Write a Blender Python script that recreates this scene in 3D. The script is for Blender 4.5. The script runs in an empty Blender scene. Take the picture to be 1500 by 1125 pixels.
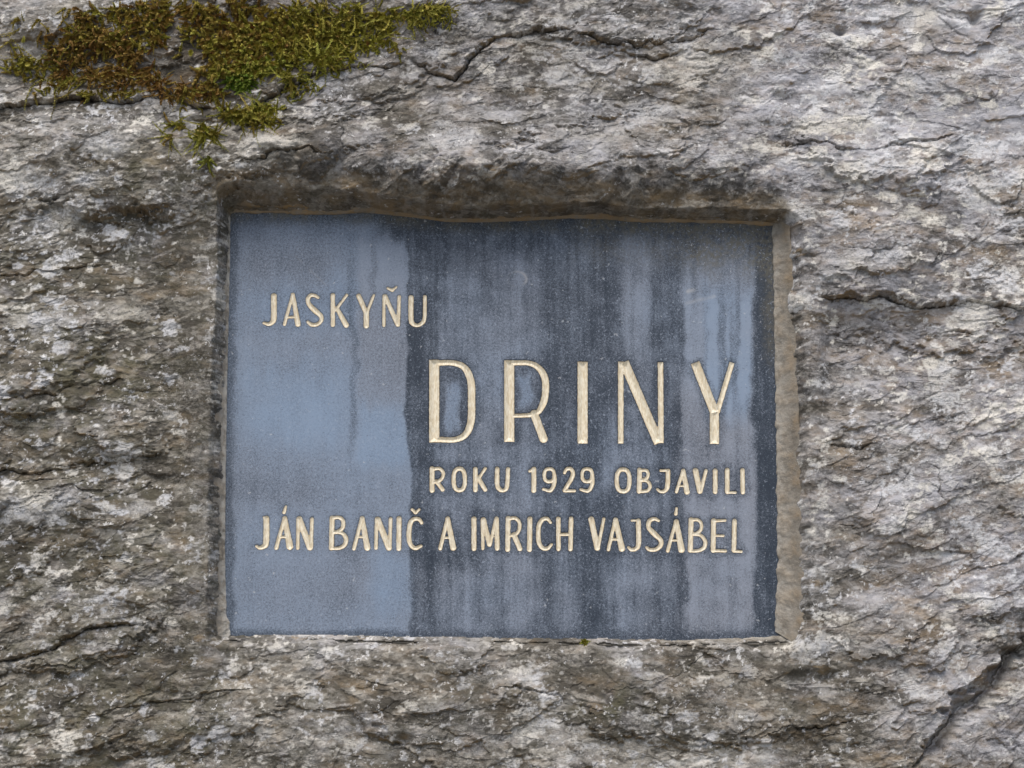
import bpy, math
import numpy as np

# ------------------------------------------------------------------ camera, sky, sun, exposure
scene = bpy.context.scene
COL = scene.collection
TILT, DIST, CZ = math.radians(10.5), 3.05, 1.90
CAM = np.array([0.0, -DIST*math.cos(TILT), CZ-DIST*math.sin(TILT)])
cd = bpy.data.cameras.new('camera'); cam = bpy.data.objects.new('camera', cd); COL.objects.link(cam)
cam.location = CAM; cam.rotation_euler = (math.pi/2+TILT, 0, 0)
cd.sensor_width = 36; cd.lens = 36*DIST/1.5; cd.clip_start = .05; cd.clip_end = 2000
scene.camera = cam

SUN_EL, SUN_AZ = math.radians(58), math.radians(-14)      # azimuth from straight-out-of-the-wall, negative = left
world = bpy.data.worlds.new('World'); scene.world = world; world.use_nodes = True
nt = world.node_tree
sky = nt.nodes.new('ShaderNodeTexSky'); sky.sky_type = 'NISHITA'; sky.sun_disc = False
sky.sun_elevation = SUN_EL; sky.sun_rotation = math.pi-SUN_AZ
sky.air_density = 1.0; sky.dust_density = 3.0; sky.ozone_density = 0.6
nt.links.new(sky.outputs[0], nt.nodes['Background'].inputs[0]); nt.nodes['Background'].inputs[1].default_value = .115
sd = bpy.data.lights.new('sun', 'SUN'); sd.energy = 1.7; sd.angle = math.radians(36); sd.color = (1, .95, .88)
sun = bpy.data.objects.new('sun', sd); COL.objects.link(sun); sun.location = (-1.5, -3, 5)
sun.rotation_euler = (math.pi/2-SUN_EL, 0, SUN_AZ)
vs = scene.view_settings; vs.view_transform = 'Standard'; vs.look = 'None'; vs.gamma = 1; vs.exposure = .42

rng = np.random.default_rng(11)

# ------------------------------------------------------------------ helpers
FPX = 1500*cd.lens/36
ct, st = math.cos(TILT), math.sin(TILT)
def wall(px, py, out=0.0):
    """photograph position -> (x, z) on the vertical plane `out` metres in front of the slab"""
    px = np.asarray(px, float); py = np.asarray(py, float)
    a = (px-750)/FPX; b = -(py-562.5)/FPX
    dy = ct-b*st; dz = st+b*ct
    t = (-out-CAM[1])/dy
    return a*t, CAM[2]+dz*t
def chart(x, z, out=0.0):
    """inverse of wall()"""
    vy = -out-CAM[1]; vz = z-CAM[2]
    f = vy*ct+vz*st; u = -vy*st+vz*ct
    return 750+FPX*x/f, 562.5-FPX*u/f

def perlin(x, y, seed=0):
    g = np.random.default_rng(seed)
    perm = g.permutation(512); ang = g.uniform(0, 2*np.pi, 512); gx, gy = np.cos(ang), np.sin(ang)
    xi = np.floor(x).astype(np.int64); yi = np.floor(y).astype(np.int64); xf = x-xi; yf = y-yi
    u = xf*xf*xf*(xf*(xf*6-15)+10); v = yf*yf*yf*(yf*(yf*6-15)+10)
    def gr(ix, iy, fx, fy):
        h = perm[(perm[ix & 511]+iy) & 511]
        return gx[h]*fx+gy[h]*fy
    n00 = gr(xi, yi, xf, yf); n10 = gr(xi+1, yi, xf-1, yf); n01 = gr(xi, yi+1, xf, yf-1); n11 = gr(xi+1, yi+1, xf-1, yf-1)
    return 1.5*((n00*(1-u)+n10*u)*(1-v)+(n01*(1-u)+n11*u)*v)
def fbm(x, y, seed=0, o=4, gain=.5):
    s = 0; a = 1.0; n = 0
    for k in range(o):
        s = s+a*perlin(x*2**k+k*17.3, y*2**k-k*9.1, seed+k); n += a; a *= gain
    return s/n*1.4
def sstep(a, b, x):
    t = np.clip((x-a)/(b-a), 0, 1); return t*t*(3-2*t)
def lerp(a, b, t): return a+(b-a)*t

def mesh_obj(name, verts, faces, mat=None, parent=None, smooth=True, attrs=None):
    """faces: (n,3) or (n,4) int array"""
    verts = np.ascontiguousarray(verts, dtype=np.float32); faces = np.ascontiguousarray(faces, dtype=np.int32)
    me = bpy.data.meshes.new(name); k = faces.shape[1]; n = len(faces)
    me.vertices.add(len(verts)); me.vertices.foreach_set('co', verts.ravel())
    me.loops.add(n*k); me.loops.foreach_set('vertex_index', faces.ravel())
    me.polygons.add(n); me.polygons.foreach_set('loop_start', np.arange(0, n*k, k, dtype=np.int32))
    me.update(calc_edges=True); me.validate()
    me.polygons.foreach_set('use_smooth', np.full(len(me.polygons), smooth, dtype=bool))
    for key, val in (attrs or {}).items():
        at = me.attributes.new(key, 'FLOAT', 'POINT'); at.data.foreach_set('value', np.ascontiguousarray(val, dtype=np.float32).ravel())
    if mat: me.materials.append(mat)
    o = bpy.data.objects.new(name, me); COL.objects.link(o); o.parent = parent
    return o
def tag(o, label=None, cat=None, group=None, kind=None):
    for k, v in (('label', label), ('category', cat), ('group', group), ('kind', kind)):
        if v: o[k] = v
    return o
def empty(name, loc):
    o = bpy.data.objects.new(name, None); COL.objects.link(o); o.location = loc; o.empty_display_size = .05
    return o

# --- node helpers
class Mat:
    def __init__(s, name, rough=.9, spec=.3):
        s.m = bpy.data.materials.new(name); s.m.use_nodes = True; s.t = s.m.node_tree
        s.b = s.t.nodes['Principled BSDF']; s.b.inputs['Roughness'].default_value = rough
        s.b.inputs['Specular IOR Level'].default_value = spec
        s.tc = s.t.nodes.new('ShaderNodeTexCoord').outputs['Object']
    def link(s, a, b): s.t.links.new(a, b)
    def attr(s, name):
        n = s.t.nodes.new('ShaderNodeAttribute'); n.attribute_name = name; return n.outputs['Fac']
    def noise(s, scale, detail=4, rough=.55, stretch=None, dist=0.):
        n = s.t.nodes.new('ShaderNodeTexNoise'); n.inputs['Scale'].default_value = scale
        n.inputs['Detail'].default_value = detail; n.inputs['Roughness'].default_value = rough; n.inputs['Distortion'].default_value = dist
        v = s.tc
        if stretch:
            mp = s.t.nodes.new('ShaderNodeMapping'); mp.inputs['Scale'].default_value = stretch; s.link(v, mp.inputs[0]); v = mp.outputs[0]
        s.link(v, n.inputs['Vector']); return n.outputs[0]
    def vor(s, scale, out='Distance', feature='F1'):
        n = s.t.nodes.new('ShaderNodeTexVoronoi'); n.feature = feature; n.inputs['Scale'].default_value = scale
        s.link(s.tc, n.inputs['Vector']); return n.outputs[out]
    def cells(s, scale, stretch, dist, dscale):
        mp = s.t.nodes.new('ShaderNodeMapping'); mp.inputs['Scale'].default_value = stretch; mp.inputs['Rotation'].default_value = (0, math.radians(-8), 0); s.link(s.tc, mp.inputs[0])
        nn = s.t.nodes.new('ShaderNodeTexNoise'); nn.inputs['Scale'].default_value = dscale; nn.inputs['Detail'].default_value = 5; s.link(s.tc, nn.inputs['Vector'])
        ma = s.t.nodes.new('ShaderNodeVectorMath'); ma.operation = 'MULTIPLY_ADD'; s.link(nn.outputs['Color'], ma.inputs[0]); ma.inputs[1].default_value = (dist,)*3; s.link(mp.outputs[0], ma.inputs[2])
        n = s.t.nodes.new('ShaderNodeTexVoronoi'); n.inputs['Scale'].default_value = scale; s.link(ma.outputs[0], n.inputs['Vector'])
        sp = s.t.nodes.new('ShaderNodeSeparateColor'); s.link(n.outputs['Color'], sp.inputs[0]); return sp.outputs[0]
    def ramp(s, v, a, b, lo=0., hi=1.):
        n = s.t.nodes.new('ShaderNodeMapRange'); n.interpolation_type = 'SMOOTHSTEP'
        for i, x in enumerate((a, b, lo, hi)): n.inputs[i+1].default_value = x
        s.link(v, n.inputs[0]); return n.outputs[0]
    def math(s, op, a, b):
        n = s.t.nodes.new('ShaderNodeMath'); n.operation = op
        for i, x in enumerate((a, b)):
            if isinstance(x, (int, float)): n.inputs[i].default_value = x
            else: s.link(x, n.inputs[i])
        return n.outputs[0]
    def mix(s, f, a, b, mode='MIX'):
        n = s.t.nodes.new('ShaderNodeMix'); n.data_type = 'RGBA'; n.blend_type = mode
        for i, x in ((0, f), (6, a), (7, b)):
            if isinstance(x, (int, float)): n.inputs[i].default_value = x
            elif isinstance(x, tuple): n.inputs[i].default_value = (*x, 1)
            else: s.link(x, n.inputs[i])
        return n.outputs[2]
    def color(s, c): s.link(c, s.b.inputs['Base Color'])
    def rough(s, c): s.link(c, s.b.inputs['Roughness'])
    def bump(s, h, strength=.5, dist=.002):
        n = s.t.nodes.new('ShaderNodeBump'); n.inputs['Strength'].default_value = strength; n.inputs['Distance'].default_value = dist
        s.link(h, n.inputs['Height']); s.link(n.outputs[0], s.b.inputs['Normal'])

# ------------------------------------------------------------------ materials
def rock_material():
    M = Mat('rock', .92, .25)
    fine = M.noise(230, 5, .7); mid = M.noise(34, 8, .68, (1, 1, 1.7)); grit = M.noise(560, 3, .65); stri = M.noise(46, 7, .72, (1, 1, 3.6), .4)
    ca = M.cells(42, (1, 1, 2.2), .05, 30); cb = M.cells(105, (1, 1, 1.9), .025, 70)
    worn = M.ramp(M.noise(7, 4, .6, (1, 1, 1.6), .6), .40, .60, .22, 1.0)          # worn smooth faces against rough broken ones
    t = M.math('ADD', M.attr('tint'), M.math('MULTIPLY', M.math('SUBTRACT', mid, .5), 1.35))
    t = M.math('ADD', t, M.math('MULTIPLY', M.math('MULTIPLY', M.math('SUBTRACT', fine, .5), 1.35), M.math('ADD', M.math('MULTIPLY', worn, .6), .4)))
    t = M.math('ADD', t, M.math('MULTIPLY', M.math('SUBTRACT', ca, .5), .34))
    t = M.math('ADD', t, M.math('MULTIPLY', M.math('SUBTRACT', cb, .5), .42))
    k = M.ramp(t, -.05, 1.15)
    base = M.mix(k, (.080, .072, .059), (.41, .385, .338))
    coolb = M.mix(k, (.088, .088, .095), (.455, .455, .485))
    c = M.mix(M.attr('cool'), base, coolb)
    wn = M.noise(26, 6, .65, (1, 1, 2.0))
    c = M.mix(M.math('MULTIPLY', M.attr('warm'), M.ramp(wn, .38, .60, .2, 1)), c, (.28, .20, .11))
    ol = M.noise(30, 5, .6)
    c = M.mix(M.math('MULTIPLY', M.attr('algae'), M.ramp(ol, .36, .62)), c, (.115, .108, .060))
    pale = M.attr('pale')
    pc = M.mix(M.ramp(M.noise(14, 3, .6), .4, .6), (.72, .69, .62), (.60, .605, .62))
    c = M.mix(M.math('MULTIPLY', pale, M.ramp(fine, .34, .52, .25, 1)), c, pc)
    fl = M.math('MULTIPLY', M.ramp(M.noise(95, 5, .7), .60, .64), M.ramp(M.noise(14, 3, .6), .46, .58))
    c = M.mix(M.math('MULTIPLY', fl, .85), c, (.70, .69, .67))
    dk = M.ramp(M.noise(150, 3, .7), .64, .72)
    c = M.mix(M.math('MULTIPLY', dk, .7), c, (.05, .045, .04))
    c = M.mix(M.attr('soil'), c, M.mix(fine, (.05, .036, .022), (.16, .115, .07)))
    M.color(c)
    h = M.math('ADD', M.math('MULTIPLY', fine, .8), M.math('MULTIPLY', grit, .45))
    h = M.math('ADD', h, M.math('MULTIPLY', stri, .8))
    h = M.math('ADD', h, M.math('MULTIPLY', ca, .75)); h = M.math('ADD', h, M.math('MULTIPLY', cb, .45))
    M.bump(h, .65, .0042)
    M.link(M.math('MULTIPLY', worn, .8), [n for n in M.t.nodes if n.type == 'BUMP'][0].inputs['Strength'])
    return M.m
def slab_material():
    M = Mat('polished_granite', .5, .3)
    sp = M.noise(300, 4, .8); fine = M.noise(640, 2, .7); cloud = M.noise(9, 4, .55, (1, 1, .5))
    f = M.attr('film_reflection'); b = M.attr('blue')
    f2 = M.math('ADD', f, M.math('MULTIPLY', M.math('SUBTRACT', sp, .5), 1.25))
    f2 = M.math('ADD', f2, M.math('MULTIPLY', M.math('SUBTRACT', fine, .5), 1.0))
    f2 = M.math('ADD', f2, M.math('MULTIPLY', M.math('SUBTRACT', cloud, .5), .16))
    light = M.mix(b, (.27, .285, .325), (.235, .31, .42))  # the bluer tone also carries painted sky reflection
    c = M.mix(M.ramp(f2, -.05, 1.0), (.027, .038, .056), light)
    g = M.attr('grime')
    c = M.mix(M.math('MULTIPLY', g, M.ramp(M.noise(160, 5, .7), .3, .62)), c, (.125, .115, .085))
    spots = M.ramp(M.noise(330, 3, .6), .59, .70)
    c = M.mix(M.math('MULTIPLY', spots, .55), c, (.33, .38, .46))
    chips = M.ramp(M.noise(105, 3, .55), .685, .71)
    c = M.mix(M.math('MULTIPLY', chips, .5), c, (.5, .52, .55))
    pits = M.ramp(M.noise(200, 3, .6, (1, 1, 1.8)), .63, .70)
    c = M.mix(M.math('MULTIPLY', pits, .5), c, (.03, .035, .05))
    c = M.mix(M.attr('scuff'), c, (.45, .45, .45))
    M.color(c); M.rough(M.ramp(f2, 0, 1, .48, .7))
    M.bump(sp, .12, .0006)
    return M.m
def gold_material():
    M = Mat('gilded_paint', .62, .4)
    n = M.noise(420, 4, .65, (1, 1, .25)); k = M.noise(60, 4, .6)
    c = M.mix(M.ramp(n, .32, .66), (.64, .54, .37), (.86, .80, .65))
    c = M.mix(M.ramp(k, .55, .8), c, (.70, .59, .40))
    e = M.attr('edge')
    c = M.mix(M.math('MULTIPLY', e, M.ramp(M.noise(300, 3, .6), .3, .6)), c, (.52, .42, .27))
    M.color(c); M.bump(n, .15, .0006); return M.m
def mortar_material():
    M = Mat('mortar', .95, .2)
    n = M.noise(30, 5, .6, (1, 1, .35)); g = M.noise(500, 4, .7); p = M.noise(90, 4, .65)
    c = M.mix(M.ramp(n, .3, .7), (.19, .17, .14), (.29, .265, .225))
    c = M.mix(M.math('MULTIPLY', M.ramp(g, .5, .75), .5), c, (.42, .40, .36))
    c = M.mix(M.math('MULTIPLY', M.attr('ochre'), M.ramp(p, .3, .55)), c, (.34, .215, .085))
    c = M.mix(M.math('MULTIPLY', M.attr('limy'), M.ramp(p, .35, .6)), c, (.52, .50, .45))
    M.color(c); M.bump(M.math('ADD', g, p), .6, .002); return M.m
def moss_material():
    M = Mat('moss', .65, .3)
    c1 = M.mix(M.attr('green'), (.40, .20, .06), (.54, .50, .08))
    c2 = M.mix(M.attr('fresh'), c1, (.19, .34, .03))
    c = M.mix(M.attr('tip'), M.mix(.42, c2, (.05, .035, .02)), M.mix(.22, c2, (.72, .66, .18)))
    M.color(c)
    return M.m
def ground_material():
    M = Mat('ground', .95, .2)
    a = M.noise(6, 8, .65); b = M.noise(90, 4, .6)
    c = M.mix(M.ramp(a, .35, .65), (.30, .295, .28), (.22, .215, .20))
    c = M.mix(M.ramp(b, .5, .7), c, (.36, .355, .34)); M.color(c); M.bump(b, .8, .03); return M.m
ROCK, SLAB, GOLD, MORTAR, MOSS, GROUND = (f() for f in (rock_material, slab_material, gold_material, mortar_material, moss_material, ground_material))

# ------------------------------------------------------------------ ground
g = np.array([[-300, -600, 0], [300, -600, 0], [300, 300, 0], [-300, 300, 0]], float)
tag(mesh_obj('ground', g, [[0, 1, 2, 3]], GROUND), kind='structure')  # out of view; added to bounce light up onto wall and niche ceiling

# ------------------------------------------------------------------ rock face: grid
RES = .00145
x0, x1 = -.84, .84; z0, z1 = 1.23, 2.55
def axis(lo, a, b, hi, res):
    f = np.arange(a, b, res); w = []; s = res
    p = f[-1]
    while p < hi: s = min(s*1.25, .03); p += s; w.append(p)
    q = f[0]; s = res; v = []
    while q > lo: s = min(s*1.25, .03); q -= s; v.append(q)
    return np.concatenate([v[::-1], f, w])
gx = axis(-3.4, x0, x1, 3.4, RES); gz = axis(-.06, z0, z1, 3.9, RES)
X, Z = np.meshgrid(gx, gz)               # rows: z
PX, PY = chart(X, Z, .05)
SH = X.shape

def pl(pts, p):                           # piecewise linear y(x)
    a = np.array(pts, float); return np.interp(p, a[:, 0], a[:, 1])
def blob(cx, cy, rx, ry, p=2.0):
    return np.exp(-(np.abs((PX-cx)/rx)**p+np.abs((PY-cy)/ry)**p))

n_lo = fbm(X*1.7, Z*2.2, 3, 4); n_md = fbm(X*7, Z*9, 13, 4); n_hi = fbm(X*40, Z*55, 23, 4, .55)
wA = fbm(X*28, Z*45, 31, 3); wB = fbm(X*28, Z*45, 41, 3); wC = fbm(X*110, Z*150, 51, 2); wD = fbm(X*110, Z*150, 61, 2)

# slow shape of the cliff (metres in front of the slab)
H = .046+.016*n_lo+.008*n_md
H += .030*blob(640, 235, 330, 60)+.012*blob(450, 210, 150, 60)+.012*blob(900, 250, 300, 40)
H += .020*blob(120, 200, 170, 55)
H += .016*blob(1330, 330, 200, 120)-.016*blob(1310, 480, 150, 45)
H -= .016*sstep(900, 940, PY)*sstep(1060, 940, PY)*sstep(280, 380, PX)*sstep(1240, 1100, PX)
H -= .012*blob(250, 600, 70, 360)
H += .02*blob(90, 740, 120, 40)-.012*blob(80, 690, 130, 25)

# flaky layers: thousands of thin wedge-shaped flakes, each with its own tone
DIRS = np.array([(60, 60, -4), (60, 330, 6), (150, 620, 6), (60, 850, 14), (250, 1050, 12), (500, 200, 22), (620, 130, 14), (640, 1030, -6),
                 (900, 1040, -12), (800, 150, 4), (1000, 90, 12), (1050, 220, 4), (1250, 100, -4), (1350, 300, 8), (1300, 450, -8), (1280, 600, 8),
                 (1250, 740, 14), (1420, 700, 24), (1400, 900, 26), (1200, 1000, -6), (1450, 1050, 38)], float)
def flow(px, py):
    w = 1/((DIRS[:, 0]-px)**2+(DIRS[:, 1]-py)**2+3000.)**1.5
    return math.radians(float((w*DIRS[:, 2]).sum()/w.sum()))
TINT = np.full(SH, .42); TINT += .22*n_lo+.16*n_md
LAY = np.zeros(SH)
STEP = np.zeros(SH)
def flakes(n, a_r, b_r, t_r, seed, soft=.10, flatten=.6, xr=(-.88, .88), zr=(1.18, 2.6), calm=True, wob=1.0, tn=.24, turn=7, gate=-9.):
    r = np.random.default_rng(seed)
    cx = r.uniform(*xr, n); cz = r.uniform(*zr, n)
    cpx, cpy = chart(cx, cz, .05)
    a = np.exp(r.uniform(math.log(a_r[0]), math.log(a_r[1]), n)); b = np.exp(r.uniform(math.log(b_r[0]), math.log(b_r[1]), n))
    T = b*r.uniform(*t_r, n); tone = np.clip(r.normal(.47, tn, n), 0, 1); ja = r.normal(0, math.radians(turn), n)
    gv = fbm(cx*6, cz*8, 33, 3)+.35*(cpx < 330)+.15*(cpx > 1200)
    for i in range(n):
        if gv[i] < gate-.35*r.random(): continue
        if 345 < cpx[i] < 1120 and 340 < cpy[i] < 915: continue
        if calm:
            d = max(abs(cpx[i]-740)-425, abs(cpy[i]-615)-330)      # the chiselled band round the plaque is smoother
            if d < 25 and r.random() < .6: continue
        Rx = a[i]*1.3; Rz = b[i]*1.5+a[i]*(.45 if turn < 10 else 1.)
        i0, i1 = np.searchsorted(gx, (cx[i]-Rx, cx[i]+Rx)); j0, j1 = np.searchsorted(gz, (cz[i]-Rz, cz[i]+Rz))
        if i1-i0 < 3 or j1-j0 < 2: continue
        s = (slice(j0, j1), slice(i0, i1))
        an = flow(cpx[i], cpy[i])+ja[i]; c_, s_ = math.cos(an), math.sin(an)
        dx = X[s]-cx[i]; dz = Z[s]-cz[i]
        p = (dx*c_+dz*s_)/a[i]+wob*(.16*wA[s]+.06*wC[s]); q = (-dx*s_+dz*c_)/b[i]+wob*(.26*wB[s]+.12*wD[s])
        sk = r.uniform(-.35, .35); k1, k2 = r.uniform(.5, 1.1, 2); tl, tr = r.uniform(.2, .7, 2)
        # lens: arched lower edge, ends cut at an angle, feathered upper edge
        e = np.minimum.reduce([q+1-.75*(p+sk)**2, 1-p-k1*np.abs(q)*tl, 1+p-k2*np.abs(q)*tr, 1-q-.5*p*p])
        m = np.clip(e/soft, 0, 1); w = np.clip(.55-.5*q, 0, 1)
        cur = LAY[s]; jc, ic = min(max(np.searchsorted(gz, cz[i]), 0), SH[0]-1), min(max(np.searchsorted(gx, cx[i]), 0), SH[1]-1)
        plane = LAY[jc, ic]+T[i]*w*1.25
        up = np.clip(e/.6, 0, 1)
        LAY[s] = cur*(1-flatten*up*m)+plane*flatten*up*m+(1-flatten*up)*T[i]*m*w
        k = m*np.clip(w*2.5, 0, 1)*.7
        TINT[s] = TINT[s]*(1-k)+tone[i]*k
flakes(900, (.10, .40), (.03, .10), (.05, .10), 1, xr=(-3.4, 3.4), zr=(0, 3.9), calm=False)
flakes(150, (.05, .15), (.02, .06), (.09, .18), 2, soft=.06, flatten=.8, turn=16)
flakes(420, (.022, .075), (.007, .022), (.17, .34), 3, soft=.09, flatten=.75, turn=14, gate=-.12)
flakes(900, (.010, .030), (.006, .016), (.09, .24), 7, soft=.12, flatten=.75, wob=1.2, turn=42, gate=-.15)
flakes(3200, (.009, .034), (.0024, .0075), (.20, .42), 4, soft=.2, flatten=.5, wob=1.5, turn=14, gate=.06)
flakes(6500, (.004, .013), (.0016, .0042), (.14, .34), 5, soft=.4, flatten=.3, wob=2., tn=.3, turn=20, gate=.05)
LAY -= .012
calmband = np.maximum(sstep(215, 260, PX)*sstep(335, 325, PX)*sstep(230, 300, PY)*sstep(985, 940, PY), .8*np.exp(-(np.maximum(np.abs(PX-1180), np.abs(PY-620)-320)/30)**4))
LAY *= 1-.7*np.maximum(calmband, .9*blob(1105, 225, 45, 75, 4))
H += np.clip(LAY*.86, -.03, .045)
H += (.0012*n_hi+.0010*fbm(X*85, Z*110, 141, 3, .6))*(.6+.8*sstep(-.2, .5, n_md+.2))
gz_, gx_ = np.gradient(H, gz, gx)

# cracks and open joints: (points in the photograph, width px, depth m)
def seg_dist(pts):
    best = np.full(SH, 1e9); side = np.zeros(SH); jx = 6*wA+1.5*wC+8*n_md; jy = 6*wB+1.5*wD+8*n_hi*.5
    qx, qy = PX+jx, PY+jy
    P = np.array(pts, float)
    lo = P.min(0)-120; hi = P.max(0)+120
    s = (qx > lo[0]) & (qx < hi[0]) & (qy > lo[1]) & (qy < hi[1])
    ux, uy = qx[s], qy[s]; bb = best[s]; ss = side[s]
    for (ax, ay), (bx, by) in zip(P[:-1], P[1:]):
        dx, dy = bx-ax, by-ay; t = np.clip(((ux-ax)*dx+(uy-ay)*dy)/(dx*dx+dy*dy), 0, 1)
        d = np.hypot(ux-ax-t*dx, uy-ay-t*dy); m = d < bb
        bb = np.where(m, d, bb); ss = np.where(m, np.sign(dx*(uy-ay)-dy*(ux-ax)), ss)
    best[s] = bb; side[s] = ss
    return best, side
CRACK = [
    # points,                                                                   width, depth, step up (above sticks out), reach
    ([(-60, 168), (0, 158), (60, 146), (120, 140), (180, 146), (240, 138), (300, 160), (345, 168)], 9, .030, .022, 60),
    ([(345, 168), (400, 140), (470, 100), (560, 92), (600, 88), (640, 104), (668, 112), (700, 70), (730, 46), (830, 40), (880, 58), (960, 62), (1010, 50), (1060, 36)], 7, .026, .016, 45),
    ([(640, -40), (638, 20), (642, 60), (636, 104)], 3, .008, 0, 10),
    ([(860, 92), (900, 70), (960, 84), (1020, 62)], 5, .012, .012, 40),
    ([(330, 250), (380, 240), (420, 228), (455, 226), (470, 236), (520, 232)], 6, .016, .008, 30),
    ([(460, 195), (520, 168), (560, 160), (600, 150)], 4, .010, .006, 22),
    ([(1130, 215), (1190, 205), (1250, 220), (1330, 208), (1420, 196)], 4, .012, .008, 40),
    ([(1185, 425), (1230, 436), (1290, 430), (1350, 446), (1420, 440), (1560, 462)], 7, .022, .016, 60),
    ([(1310, 460), (1350, 482), (1400, 478), (1450, 500)], 5, .014, .010, 35),
    ([(1560, 905), (1500, 952), (1478, 962), (1462, 1000), (1430, 1024), (1408, 1040), (1388, 1078), (1362, 1104), (1348, 1122)], 27, .09, -.010, 70),
    ([(1365, 672), (1380, 690), (1378, 720), (1395, 745)], 6, .014, 0, 20),
    ([(1190, 640), (1225, 650), (1260, 655), (1300, 640)], 6, .014, .008, 30),
    ([(1215, 765), (1260, 775), (1290, 760)], 6, .016, .010, 30),
    ([(-40, 585), (60, 578), (120, 560), (200, 552)], 6, .016, .010, 40),
    ([(-40, 690), (40, 690), (110, 680), (190, 664), (250, 656)], 6, .018, .014, 45),
    ([(0, 706), (80, 700), (150, 684)], 4, .012, .006, 20),
    ([(-40, 975), (30, 962), (80, 948), (130, 920), (190, 915), (230, 905)], 8, .022, .012, 45),
    ([(100, 1060), (180, 1036), (250, 1026), (330, 1012), (380, 1010)], 5, .012, .006, 30),
    ([(-40, 400), (60, 396), (150, 384), (210, 392)], 4, .010, .006, 25),
    ([(90, 315), (150, 325), (210, 330)], 4, .010, .006, 20),
    ([(700, 1010), (760, 1004), (820, 1020), (880, 1030)], 5, .012, .006, 25),
    ([(1120, 1080), (1160, 1060), (1210, 1068), (1270, 1050)], 6, .014, .008, 30),
    ([(1095, 1125), (1102, 1100), (1090, 1080)], 6, .014, 0, 20),
    ([(560, 1090), (600, 1080), (680, 1092)], 4, .010, .005, 20),
    ([(700, 140), (760, 120), (840, 130)], 3, .007, .004, 20),
    ([(960, 250), (1000, 262), (1070, 258)], 4, .008, .006, 20),
    ([(1130, 965), (1160, 968), (1182, 950), (1188, 930)], 3.5, .012, 0, 12),
]
for pts, w, dep, step, reach in CRACK:
    d, sd_ = seg_dist(pts)
    P = np.array(pts, float)
    ex = np.minimum(np.hypot(PX-P[0, 0], PY-P[0, 1]), np.hypot(PX-P[-1, 0], PY-P[-1, 1]))
    end = sstep(4, 50, ex)
    ww = w*(.55+.9*np.clip(.5+wA, .1, 1.4))*(.25+.75*end)
    gap = np.clip(.7+1.0*n_md+.5*wA, .1, 1.25) if w < 15 else 1.0
    H -= (.42 if w < 15 else .5)*dep*np.clip(1.25-d/(ww*(.32 if w < 15 else .6)), 0, 1)*(.2+.8*end)*gap
    H += step*.32*gap*np.exp(-d/reach)*np.where(sd_ < 0, 1., -1.)*end*(1 if P[-1, 0] > P[0, 0] else -1)
# loose little pits
for cx, cy, rx, ry, dp in [(1172, 372, 9, 6, .02), (1136, 318, 7, 6, .02), (1150, 138, 14, 8, .010), (290, 940, 8, 7, .018), (1200, 860, 10, 8, .016),
                           (1215, 990, 14, 9, .016), (1430, 25, 9, 10, .02), (1234, 42, 9, 6, .018), (395, 232, 22, 7, .012), (590, 1086, 14, 10, .012)]:
    H -= dp*np.exp(-(((PX-cx)/rx)**2+((PY-cy)/ry)**2))

# tones and stains that belong to the stone
right = sstep(1040, 1300, PX+.25*(560-PY)+60*n_lo); left = sstep(420, 240, PX)*sstep(150, 330, PY)
topc = sstep(330, 230, PY)*sstep(380, 560, PX)
low = sstep(900, 1010, PY)
c1 = fbm(X*9, Z*16, 171, 5, .6); c2 = fbm(X*22, Z*40, 181, 4, .6)
COOL = np.clip(.20+.5*blob(1450, 1060, 60, 60)+.4*blob(1470, 840, 60, 60)-.6*blob(1040, 85, 80, 40)+.58*right+.28*topc-.12*left-.1*low+.8*c1+.35*c2, 0, 1)
TINT = np.clip(TINT-.13*left+.17*right+.10*right*sstep(420, 150, PY)+.03*topc-.22*blob(870, 62, 60, 22)-.12*blob(680, 70, 50, 40)-.25*blob(1150, 138, 16, 10)-.07*low*(1-right)+.30*c1+.24*c2+.03*right, 0, 1.2)
gz_, gx_ = np.gradient(H, gz, gx)
riser = sstep(.35, 1.1, gz_)                                  # broken undersides of the layers carry rust-brown staining
WARM = np.clip(.26*right+.03*left+.03+.55*c2+.25*fbm(X*6, Z*12, 191, 4)+.02*low, 0, .6)
WARM = np.maximum(WARM, riser*np.clip(.75+.8*c1, 0, .9))
ALG = np.clip(.26*left+.10*low+.25*blob(1040, 85, 70, 40)*0+.5*blob(130, 548, 90, 30)+.8*blob(890, 1032, 30, 14)+.5*blob(225, 250, 60, 30)+.04+.45*c1, 0, .7)*(1-.7*right)+.25*blob(890, 1032, 30, 14)
p1 = fbm(X*17, Z*30, 71, 5, .6); p2 = fbm(X*50, Z*66, 81, 4, .65); p3 = fbm(X*5, Z*6, 91, 3); p4 = fbm(X*95, Z*120, 101, 3, .6)
PALE = sstep(.36-.20*right-.14*sstep(.0, .4, p3), .50-.14*right, p1+.25*p3+.25*p4)*.85
PALE = np.maximum(PALE, sstep(.40, .52, p2+.2*p3+.1*right)*.9)
PALE = np.maximum(PALE, sstep(.50, .60, p4+.45*p3+.3*p1)*.8)
PALE = np.maximum(PALE, right*sstep(460, 160, PY)*sstep(.16, .27, p1+.35*p2+.2*p3+.15*p4)*.95)
crust = np.zeros(SH); rc = np.random.default_rng(77)
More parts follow.
